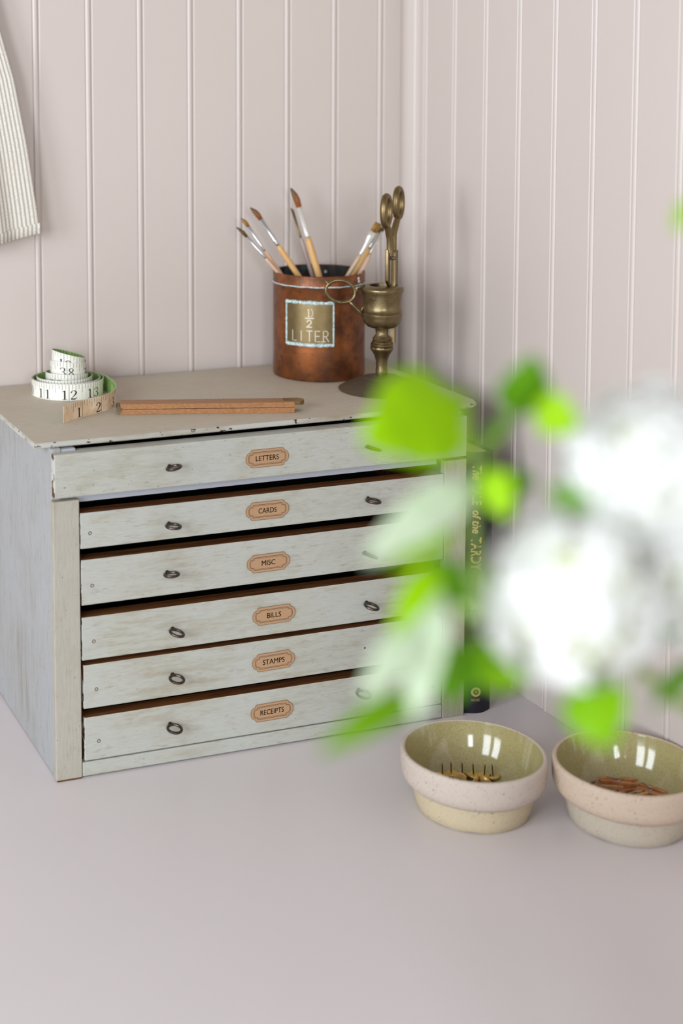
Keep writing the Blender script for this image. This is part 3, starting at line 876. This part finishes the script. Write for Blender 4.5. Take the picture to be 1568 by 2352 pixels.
g.add(*tube([hp(813, 662), hp(822, 657), hp(836, 655)], [.2, .16, .2], 10))
g.add(*tube([hp(814, 658), hp(818, 663), hp(815, 668)], [.16, .2, .14], 10))
g.add(*tube([hp(817, 668), hp(808, 682), hp(803, 690)], [.13, .1, .13], 10))
g.add(*tube([hp(801, 688), hp(811, 700), hp(824, 712), hp(836, 728)], [.17, .15, .15, .14], 10))
g.add(*tube([hp(827, 714), hp(831, 706), hp(836, 698)], [.12, .08, .1], 8))
g.add(*tube([hp(757, 651), hp(752, 648), hp(745, 639)], [.15, .13, .07], 10))
g.obj('loop_handle', ['brass'], st, smooth=True)

# ------------------------------------------------------------------ brass scissors standing in the holder
WD = R * math.cos(math.radians(58)) + F * math.sin(math.radians(58))
NRM = R * math.sin(math.radians(58)) - F * math.cos(math.radians(58))
SO = SB + R * .84 - F * .15
sc = empty('scissors', SO + Z * 4.6, 'brass wick scissors standing upright in the brass stand', 'scissors')
def sp(w, z, f=0): return SO + WD * w + Z * z + NRM * f
for sgn, wc, zc, off in ((-1, -1.48, 17.35, -.16), (1, 1.80, 17.78, .16)):
    g = G(); n = 28
    g.add(*tube([sp(wc + .86 * math.cos(2 * PI * i / n), zc + 1.36 * math.sin(2 * PI * i / n), 0) for i in range(n)], .30, 10, closed=True, ell=(NRM, 1.05)))
    ws = .40 * sgn
    g.add(*tube([sp(wc + .05 * -sgn, zc - 1.25), sp(wc * .62, zc - 1.95), sp(ws * 1.15, zc - 2.8), sp(ws, zc - 3.8), sp(ws, 13.3)], [.28, .32, .34, .34, .35], 10, ell=(NRM, 1.0)))
    if sgn < 0:
        V, FC, N_ = box(-.92, -.22, -.16 + off, .16 + off, 10.6, 13.6, .05)
        V2 = [sp(v[0], v[2], v[1]) for v in V]
        g.add(V2, FC)
        P = [(-.92, 10.62), (-.22, 10.62), (-.1, 9.7), (-.35, 10.0)]
        V2 = [sp(a, b, off - .13) for a, b in P] + [sp(a, b, off + .13) for a, b in P]
        g.add(V2, [(0, 1, 2, 3), (7, 6, 5, 4)] + [(i, (i + 1) % 4, 4 + (i + 1) % 4, 4 + i) for i in range(4)])
    else:
        P = [(.02, 13.4), (.80, 13.4), (.80, 10), (.55, 8), (.2, 4.5), (-.08, 4.5), (-.1, 8), (.02, 10)]
        V2 = [sp(a, b, off - .2) for a, b in P] + [sp(a, b, off + .2) for a, b in P]
        k = len(P)
        g.add(V2, [tuple(reversed(range(k))), tuple(range(k, 2 * k))] + [(i, (i + 1) % k, k + (i + 1) % k, k + i) for i in range(k)])
    g.obj('blade', ['brass_dark'], sc, smooth=True, sharp=35)
obj('pivot_screw', *tube([sp(-.05, 12.7, -.3), sp(-.05, 12.7, .38)], [.17, .17], 12), 'bronze', sc)

# ------------------------------------------------------------------ book
bk = empty('book', (41, 8, 0), 'tall navy clothbound book with gilt spine lettering standing beside the cabinet', 'book')
BX0, BX1, BH, BDp = 39.62, 42.4, 24.65, 17.0
BY = -.05
# spine (rounded) and boards, running back into the gap
def bpnt(x, y, z): 
    return (x + .012 * (y - BY) * 0, y, z)
n = 12
arc_ = [(BX0 + (BX1 - BX0) * i / n, BY + .55 - .5 * math.sin(PI * i / n) - .02 * i / n) for i in range(n + 1)]
inn = [(x, y + .16) for x, y in arc_]
ring = arc_ + list(reversed(inn)); k = len(ring)
V = [(x, y, .35 if False else .0) for x, y in ring] + [(x, y, BH) for x, y in ring]
FC = [(i, (i + 1) % k, k + (i + 1) % k, k + i) for i in range(k)]
for i in range(n): FC += [(k + i, k + i + 1, k + k - 2 - i, k + k - 1 - i), (i, k - 1 - i, k - 2 - i, i + 1)]
spn = obj('spine', V, FC, 'book', bk, smooth=True, sharp=40)
for x0, x1 in ((BX0, BX0 + .28), (BX1 - .28, BX1)):
    G().box(x0, x1, BY + .55, BY + BDp, 0, BH, .04).obj('cover', ['book'], bk)
G().box(BX0 + .29, BX1 - .29, BY + .7, BY + BDp - .4, .4, BH - .2).obj('page_block', ['pages'], bk)
def onspine(u, v):      # u across the spine from its left edge, v up
    x = BX0 + u; i = u / (BX1 - BX0)
    return (x, BY + .55 - .5 * math.sin(PI * max(0, min(1, i))) - .02 * i - .012, v)
g = G()
for s, zc, ln, h, sh, cu in (('The', 22.85, 1.40, .78, .25, .86), ('TALE', 20.7, 1.9, .8, 0, .86), ('of the', 18.2, 2.15, .72, .25, .86), ('TARDY', 15.15, 3.05, .88, 0, .86), ('OXCART', 11.2, 3.8, .88, 0, .86)):
    V2, F2 = text_fit(s, ln, h, sh)
    # read downwards: text x -> -z, text up -> picture right
    for e in (0, .03, .06): g.add([onspine(cu + v[1] + e, zc - v[0] + e) for v in V2], F2)
n = 20
g.add(*ribbon([(1.02 + .36 * math.cos(2 * PI * i / n), 2.05 + .36 * math.sin(2 * PI * i / n)) for i in range(n)], .2, onspine, closed=True))
V2, F2 = text_fit('W', .3, .3); g.add([onspine(1.02 + v[0], 2.05 + v[1]) for v in V2], F2)
V2, F2 = text_fit('WORD', .82, .26); g.add([onspine(1.0 + v[0], 1.28 + v[1]) for v in V2], F2)
g.obj('spine_lettering', ['gilt'], spn)

# ------------------------------------------------------------------ bowls
def bowl(c, ro, mats, label, seed):
    c = Vector(c)
    b = empty('stoneware_bowl', c, label, 'bowl', 'stoneware bowls on the desk')
    rn = random.Random(seed); ph = [rn.uniform(0, 6.28) for _ in range(4)]
    def wob(a, j, r, z):
        w = 1 + .004 * math.sin(2 * a + ph[0]) + .003 * math.sin(5 * a + ph[1])
        zz = z
        if z < .3: zz = z + max(0, -.02 + .06 * math.sin(4 * a + ph[2]) + .06 * math.sin(9 * a + ph[3]))
        return r * w, zz
    k = ro / 5.78
    H_ = 4.80
    low = [(0, .02), (3.6 * k, .0), (4.32 * k, .0), (4.46 * k, .10), (4.62 * k, .7), (4.80 * k, 1.4), (4.93 * k, 2.05), (4.96 * k, 2.15)]
    rim = [(4.96 * k, 2.16), (5.2 * k, 2.20), (5.48 * k, 2.46), (5.66 * k, 2.80), (5.75 * k, 3.25), (5.80 * k, 4.4), (5.76 * k, 4.66), (5.66 * k, 4.78), (5.52 * k, 4.80), (5.42 * k, 4.74)]
    ins = [(5.42 * k, 4.74), (5.37 * k, 4.55), (5.22 * k, 3.9), (4.95 * k, 3.0), (4.55 * k, 2.15), (4.0 * k, 1.4), (3.3 * k, .9), (2.4 * k, .65), (1.2 * k, .57), (0, .55)]
    obj('foot_wall', *lathe(low, 72, c, wob), mats[0], b, smooth=True, sharp=50)
    obj('rim_band', *lathe(rim, 72, c, lambda a, j, r, z: (wob(a, j, r, 1)[0], z)), mats[1], b, smooth=True, sharp=60)
    obj('glazed_inside', *lathe(ins, 72, c, lambda a, j, r, z: (wob(a, j, r, 1)[0], z)), 'glaze', b, smooth=True, sharp=60, label='glossy olive green glaze')
    return b
B1 = (30.77, -14.89, 0); B2 = (41.2, -20.65, 0)
bowl(B1, 5.78, ('clay_low', 'clay'), 'pale stoneware bowl holding brass tacks, beside the cabinet foot', 1)
bowl(B2, 5.82, ('clay_grey', 'clay_pink'), 'peach rimmed stoneware bowl holding tiny clothes pegs, by the right wall', 2)

# ------------------------------------------------------------------ tacks
GT = 'brass tacks in the left bowl'
head = [(0, .34), (.22, .31), (.42, .22), (.54, .09), (.57, .0), (.48, -.02), (0, .02)]
hm = mesh_data('tack_head', *lathe(head, 14), 'tack', smooth=True)
pm = mesh_data('tack_pin', *tube([(0, 0, -.02), (0, 0, -.8), (0, 0, -1.0)], [.055, .05, .012], 7), 'pin', smooth=True)
def tack(pos, rot, label):
    o = empty('thumbtack', pos, label, 'tack', GT); o.rotation_euler = rot
    for nm, me in (('tack_head', hm), ('tack_pin', pm)):
        c = bpy.data.objects.new(nm, me); COL.objects.link(c); c.parent = o
TK = [(-.75, 3.35, PI, 'first upright brass tack from the left in the left bowl'), (.10, 3.40, PI + .08, 'second upright brass tack from the left in the left bowl'),
      (.95, 3.05, PI - .10, 'third upright brass tack from the left in the left bowl, its pin leaning'), (1.80, 2.70, PI, 'fourth upright brass tack from the left in the left bowl'),
      (2.50, 2.20, PI + .1, 'fifth upright brass tack from the left in the left bowl'), (3.02, 1.72, PI - .15, 'rightmost upright brass tack in the left bowl'),
      (-1.45, 2.75, 2.15, 'brass tack tipped over at the left end of the tack pile'), (.35, 2.45, 1.95, 'brass tack tipped over between the first upright tacks'), (1.35, 1.95, 2.0, 'brass tack tipped over in front of the third upright tack'),
      (2.15, 1.45, 1.9, 'brass tack tipped over at the right end of the tack pile')]
for i, (dx, dy, rx, lab) in enumerate(TK):
    up_ = abs(rx - PI) < .3
    rr_ = math.hypot(dx, dy)
    zz = .58 + max(0, rr_ - 2.3) ** 1.6 * .33 + (.30 if up_ else .46)
    tack((B1[0] + dx, B1[1] + dy, zz), (rx, random.uniform(-.1, .1), random.uniform(0, 6.28) if not up_ else 0), lab)

# ------------------------------------------------------------------ pegs
GP = 'tiny wooden pegs in the right bowl'
def peg_mesh():
    out = []
    for s in (-1, 1):
        P = [(-1.35, .03), (-.2, .05), (0, .12), (.25, .05), (1.3, .16), (1.35, .30), (.3, .34), (-1.3, .22)]
        V = [(x, s * y, z) for z in (-.2, .2) for x, y in P]; k = len(P)
        f = [tuple(range(k)), tuple(range(2 * k - 1, k - 1, -1))] + [(i, (i + 1) % k, k + (i + 1) % k, k + i) for i in range(k)]
        if s > 0: f = [tuple(reversed(q)) for q in f]
        out.append((V, f))
    return out
pa, pb_ = peg_mesh()
pegA = [mesh_data('peg_half', *pa, 'peg'), mesh_data('peg_half', *pb_, 'peg')]
pegB = [mesh_data('peg_half', *pa, 'peg_light'), mesh_data('peg_half', *pb_, 'peg_light')]
g = G().add(*tube([(.12 * math.cos(t), .12 * math.sin(t), -.26 + .52 * t / 18.8) for t in [i * .45 for i in range(43)]], .035, 6))
g.add(*tube([(.1, .05, .26), (-.3, .2, .24), (-.75, .24, .22)], .035, 6)); g.add(*tube([(.1, -.05, -.26), (-.3, -.2, -.24), (-.75, -.24, -.22)], .035, 6))
spm = mesh_data('spring', g.V, g.F, 'wire', smooth=True)
PG = [(-.55, 3.45, 1.2, .35, 0, .1, 'A', 'reddish wooden peg at the left end of the peg pile'), (.25, 3.3, 1.1, -.35, 0, 0, 'B', 'pale wooden peg near the left of the peg pile'),
      (1.45, 3.0, 1.42, -.42, .2, .05, 'A', 'wooden peg on top of the pile with its steel spring showing'), (2.65, 2.1, 1.05, -.25, .1, -.1, 'A', 'reddish wooden peg right of the one with its spring showing'),
      (3.35, 1.35, 1.15, -1.1, .5, .0, 'A', 'wooden peg tilted at the right end of the peg pile'), (1.9, 1.35, .95, .15, 0, 0, 'B', 'pale wooden peg low in the middle of the peg pile'),
      (.7, 2.1, .95, .5, .1, .1, 'A', 'reddish wooden peg low at the front of the pile')]
for i, (dx, dy, z, rz, rx, ry, kd, lab) in enumerate(PG):
    o = empty('clothes_peg', (B2[0] + dx, B2[1] + dy, z), lab, 'peg', GP)
    o.scale = (1.12, 1.12, 1.12)
    o.rotation_euler = (rx, ry, rz)
    for nm, me in (('peg_half', (pegA if kd == 'A' else pegB)[0]), ('peg_half', (pegA if kd == 'A' else pegB)[1]), ('spring', spm)):
        c = bpy.data.objects.new(nm, me); COL.objects.link(c); c.parent = o

# ------------------------------------------------------------------ hanging striped cloth
hc = empty('hanging_cloth', (-5, 22, 63), 'grey and cream striped cloth hanging at the left edge', 'cloth')
edge = [(84, -.5), (75, .2), (68, 1.1), (63.4, 2.1), (59, 3.3), (52.8, 4.42), (46.5, 5.34), (44.05, 5.62)]
def edge_x(z):
    for (za, xa), (zb, xb) in zip(edge, edge[1:]):
        if za >= z >= zb: return xa + (xb - xa) * (za - z) / (za - zb)
    return edge[-1][1]
NU, NV = 90, 40; XL = -16.0
V = []; UVs = []
WID = 22.0
for j in range(NV + 1):
    for i in range(NU + 1):
        u = i / NU                              # 0 at the right edge, 1 at the left
        zr = 84 + (44.05 - 84) * j / NV
        xr = edge_x(zr)
        x = xr + (XL - xr) * u
        fall = j / NV
        z = zr - (1.05 * u * 4.2 * fall if True else 0) * (1 if u < .6 else 1)
        fold = math.sin(u * 19 + .7 * fall) * .42 + math.sin(u * 43 + 1.3 + fall) * .12
        y = 23.3 - 1.45 * min(1, fall * 1.25) ** .7 + fold * (.25 + .75 * fall) * min(1, u * 6 + .25)
        V.append((x, y, z)); UVs.append((u * WID / .43, j / NV))
FC = [(j * (NU + 1) + i, j * (NU + 1) + i + 1, (j + 1) * (NU + 1) + i + 1, (j + 1) * (NU + 1) + i) for j in range(NV) for i in range(NU)]
cl = obj('cloth_panel', V, FC, 'ticking', hc, smooth=True)
uv = cl.data.uv_layers.new(name='UVMap')
for L in cl.data.loops: uv.data[L.index].uv = UVs[L.vertex_index]
sm = cl.modifiers.new('s', 'SOLIDIFY'); sm.thickness = .14 * CM; sm.offset = 0
# turned-up hem along the bottom
HV = []; HU = []; n = NU + 1
def hem_at(i, dz, dy):
    a = Vector(V[NV * n + i]); return (a.x, a.y + dy, a.z + dz)
for i in range(n):
    for dz, dy in ((1.05, .16), (.0, .20), (-.05, 0), (.0, -.13), (1.0, -.12)):
        HV.append(hem_at(i, dz, dy)); HU.append((i / NU * WID / .43, dz))
FC = [(5 * i + k, 5 * i + 5 + k, 5 * i + 6 + k, 5 * i + 1 + k) for i in range(n - 1) for k in range(4)]
hm_ = obj('hem', HV, FC, 'ticking', hc, smooth=True)
uv = hm_.data.uv_layers.new(name='UVMap')
for L in hm_.data.loops: uv.data[L.index].uv = HU[L.vertex_index]

# ------------------------------------------------------------------ flowering branches in a jug just outside the frame
jc = Vector((14.5, -72.5, 0))
jug = empty('jug', jc, 'tall white glazed jug holding the flowering branches', 'jug')
prof = [(0, .1), (5.2, 0), (5.6, .3), (6.6, 6), (6.8, 12), (5.6, 20), (4.4, 25), (4.2, 28), (4.8, 30), (4.7, 30.1), (4.0, 28), (4.2, 25), (5.3, 20), (6.5, 12), (6.3, 6), (5.2, .6), (0, .5)]
obj('body', *lathe(prof, 40, jc), 'glass', jug, smooth=True, sharp=60)
obj('jug_handle', *tube(catmull([jc + Vector((4.3, 0, 27)), jc + Vector((8.2, 0, 27.5)), jc + Vector((10, 0, 21)), jc + Vector((6.4, 0, 13))], 6), .7, 10), 'glass', jug, smooth=True)

# one five-petalled floret, shared by all
g = G()
for k in range(5):
    a = 2 * PI * k / 5; ca_, sa_ = math.cos(a), math.sin(a)
    pts = [(.06, 0, .0), (.22, -.17, .05), (.22, .17, .05), (.52, -.30, .14), (.55, 0, .09), (.52, .30, .14), (.74, -.17, .10), (.80, 0, .05), (.74, .17, .10)]
    V2 = [(x * ca_ - y * sa_, x * sa_ + y * ca_, z) for x, y, z in pts]
    g.add(V2, [(0, 1, 4), (0, 4, 2), (1, 3, 4), (2, 4, 5), (3, 6, 7, 4), (4, 7, 8, 5)])
flm = mesh_data('floret', g.V, g.F, 'petal', smooth=True)
def flower_head(c, r, par, count, seed, hole=None):
    rn = random.Random(seed); c = Vector(c)
    bm = bmesh.new(); bmesh.ops.create_icosphere(bm, subdivisions=3, radius=r * .84)
    V = [c + v.co for v in bm.verts]; FC = [tuple(v.index for v in f.verts) for f in bm.faces]; bm.free()
    h = obj('flower_head', V, FC, 'core', par, smooth=True, label='round white flower cluster')
    off = origin_of(par)
    for i in range(count):
        zz = 1 - 2 * (i + .5) / count; rr = math.sqrt(1 - zz * zz); a = i * 2.39996
        d = Vector((rr * math.cos(a), rr * math.sin(a), zz))
        if hole and d.dot(hole) > .972: continue
        d = (d + Vector((rn.uniform(-.12, .12), rn.uniform(-.12, .12), rn.uniform(-.12, .12)))).normalized()
        o = bpy.data.objects.new('floret', flm); COL.objects.link(o); o.parent = h
        n_ = (d + Vector((rn.uniform(-.35, .35), rn.uniform(-.35, .35), rn.uniform(-.35, .35)))).normalized()
        q = n_.to_track_quat('Z', 'Y'); s = rn.uniform(.85, 1.15)
        o.matrix_local = Matrix.Translation((c + d * r * rn.uniform(.86, 1.06)) * CM - off) @ q.to_matrix().to_4x4() @ Matrix.Rotation(rn.uniform(0, 6), 4, 'Z') @ Matrix.Scale(s, 4)
    return h
CAMP = Vector((-35.189, -116.712, 61.132))
def leaf(base, tip, width, roll, mat, par, curl=.12, shape=1.0, label=None):
    base, tip = Vector(base), Vector(tip); ax = tip - base; L = ax.length; ax.normalize()
    view = ((base + tip) / 2 - CAMP).normalized()
    sd = ax.cross(view).normalized(); nm = sd.cross(ax).normalized()
    q = Matrix.Rotation(roll, 3, ax); sd = q @ sd; nm = q @ nm
    NL, NW = 14, 8
    V = []
    for i in range(NL + 1):
        t = i / NL
        wv = width / 2 * (math.sin(PI * min(1, t ** .78)) ** .75) * (1 - .18 * t) * 1.12
        if i == NL: wv = .01
        for j in range(NW + 1):
            s = j / NW * 2 - 1
            ser = 1 + .05 * math.sin(t * 40) * abs(s)
            V.append(base + ax * (L * t) + sd * (wv * s * ser) + nm * (.16 * width * abs(s) * (1 - t * .3) + curl * L * (t - .4) ** 2 + .03 * width * math.sin(t * 22) * abs(s)))
    FC = [(i * (NW + 1) + j, i * (NW + 1) + j + 1, (i + 1) * (NW + 1) + j + 1, (i + 1) * (NW + 1) + j) for i in range(NL) for j in range(NW)]
    # thickness
    k = len(V); V += [v + nm * .03 for v in V]
    FC2 = [tuple(reversed([x + k for x in f])) for f in FC]
    return obj('leaf', V, FC + FC2, mat, par, smooth=True, label=label)
MOUTH = jc + Vector((0, 0, 29.5))
def branch(label, paths):
    o = empty('flowering_branch', MOUTH, label, 'flowers')
    for P, r0, r1 in paths:
        q = catmull(P, 6); n = len(q)
        obj('stem', *tube(q, [r0 + (r1 - r0) * i / (n - 1) for i in range(n)], 8), 'stem', o, smooth=True)
    return o
bot = jc + Vector((-.6, .4, 3))
br1 = branch('out of focus flowering branch with white lower left cluster and green leaves', [
    ([bot, MOUTH + Vector((-.8, .3, 0)), (8, -73.3, 33.5), (2.0, -73.3, 37.2), (-1.4, -72.6, 40), (-4.6, -72.3, 41.5), (-6.55, -72.7, 43.4), (-6.93, -72.8, 46.5), (-6.47, -72.9, 47.5), (-5.28, -73.1, 48.8)], .28, .10),
    ([(-4.6, -72.3, 41.5), (-7.0, -72.8, 41.3), (-8.4, -73.4, 42.8)], .11, .06),
    ([(-6.55, -72.7, 43.4), (-8.51, -73.1, 43.74), (-9.1, -73.9, 43.5)], .11, .06),
    ([(-4.6, -72.3, 41.5), (-7.0, -72.9, 40.9), (-8.3, -73.8, 40.6), (-10.3, -74.9, 40.4)], .11, .06),
    ([(-6.93, -72.8, 46.5), (-7.4, -73.3, 48.8), (-7.77, -73.8, 50.05)], .10, .06),
    ([(-1.4, -72.6, 40), (-3.2, -73.6, 40.6), (-4.05, -74.65, 41.0)], .16, .14)])
br2 = branch('out of focus flowering branch with the upper right white cluster', [
    ([bot + Vector((1.2, -.6, 0)), MOUTH + Vector((.6, -.4, 0)), (9.5, -73.2, 35), (4.6, -73.0, 39.5), (1.2, -73.2, 43.0), (-.18, -73.44, 45)], .28, .16),
    ([(4.6, -73.0, 39.5), (1.2, -75.6, 40.4), (-.19, -76.08, 40.5)], .12, .06),
    ([(4.6, -73.0, 39.5), (2.4, -74.9, 41.8), (.57, -75.13, 41.94)], .12, .06),
    ([(1.2, -73.2, 43.0), (3.0, -73.6, 50), (1.2, -75.2, 55), (-.29, -75.63, 56.2)], .12, .06)])
LV = [('bright', (-7.65, -73.85, 49.75), (-12.27, -75.6, 49.15), 3.25, 0.10, 1),
 ('dark', (-5.05, -72.72, 48.35), (-5.0, -73.58, 50.69), 1.75, 0.30, 1),
 ('bright', (-5.18, -73.68, 49.14), (-4.34, -75.05, 48.57), 1.46, 0.20, 1),
 ('bright', (-6.84, -73.34, 47.03), (-6.70, -74.57, 45.64), 1.24, 0.30, 1),
 ('dark', (-5.59, -72.78, 46.07), (-4.55, -73.09, 46.24), 1.05, 0.50, 1),
 ('dark', (-6.8, -76.9, 47.2), (-5.75, -77.9, 46.8), 0.78, 0.30, 1),
 ('pale', (-7.13, -73.27, 46.81), (-12.16, -74.98, 45.06), 1.51, 0.20, 1),
 ('bright', (-8.30, -74.08, 45.37), (-11.47, -75.23, 44.78), 0.71, 0.50, 1),
 ('dark', (-8.86, -73.00, 43.74), (-7.50, -73.54, 42.30), 1.6, 0.40, 1),
 ('bright', (-9.03, -73.95, 44.29), (-11.48, -75.42, 42.70), 1.07, 0.40, 1),
 ('pale', (-9.06, -74.01, 43.50), (-11.00, -75.85, 39.71), 1.25, 0.20, 1),
 ('pale', (-9.30, -74.02, 42.64), (-12.96, -76.15, 41.06), 1.3, 0.30, 1),
 ('mid', (-10.32, -74.95, 40.39), (-14.66, -76.77, 39.90), 0.96, 0.30, 1),
 ('dark', (-7.69, -73.61, 41.22), (-8.93, -74.42, 39.53), 1.6, 0.40, 1),
 ('mid', (-7.05, -72.89, 40.12), (-5.45, -74.42, 39.87), 1.75, 0.40, 1),
 ('pale2', (-7.29, -72.52, 42.93), (-6.19, -74.03, 41.87), 1.75, 0.30, 1),
 ('mid', (-4.55, -75.74, 40.41), (-5.10, -77.80, 39.04), 2.13, 0.20, 1),
 ('dark', (-0.19, -76.08, 40.47), (-2.34, -76.55, 39.40), 0.73, 0.40, 2),
 ('dark', (0.57, -75.13, 41.94), (-1.63, -75.53, 41.37), 1.04, 0.40, 2),
 ('bright', (-0.29, -75.63, 56.25), (-1.68, -76.33, 55.29), 0.72, 0.30, 2),
 ('dark', (-6.34, -72.43, 47.20), (-5.71, -73.53, 48.93), 0.67, 0.60, 1)]
for kd, b, t, w, ro, which in LV:
    leaf(b, t, w, ro, M['leaf_' + kd], br1 if which == 1 else br2, label='pale green leaf' if kd.startswith('pale') else None)
flower_head((-4.05, -74.65, 42.58), 2.80, br1, 105, 11, (R * .08 + Z * .23 - Vector((.52, .70, -.40)) * .96).normalized())
flower_head((-.18, -73.44, 46.18), 2.98, br2, 115, 12)
flower_head((1.35, -74.3, 43.0), 2.9, br2, 110, 13)
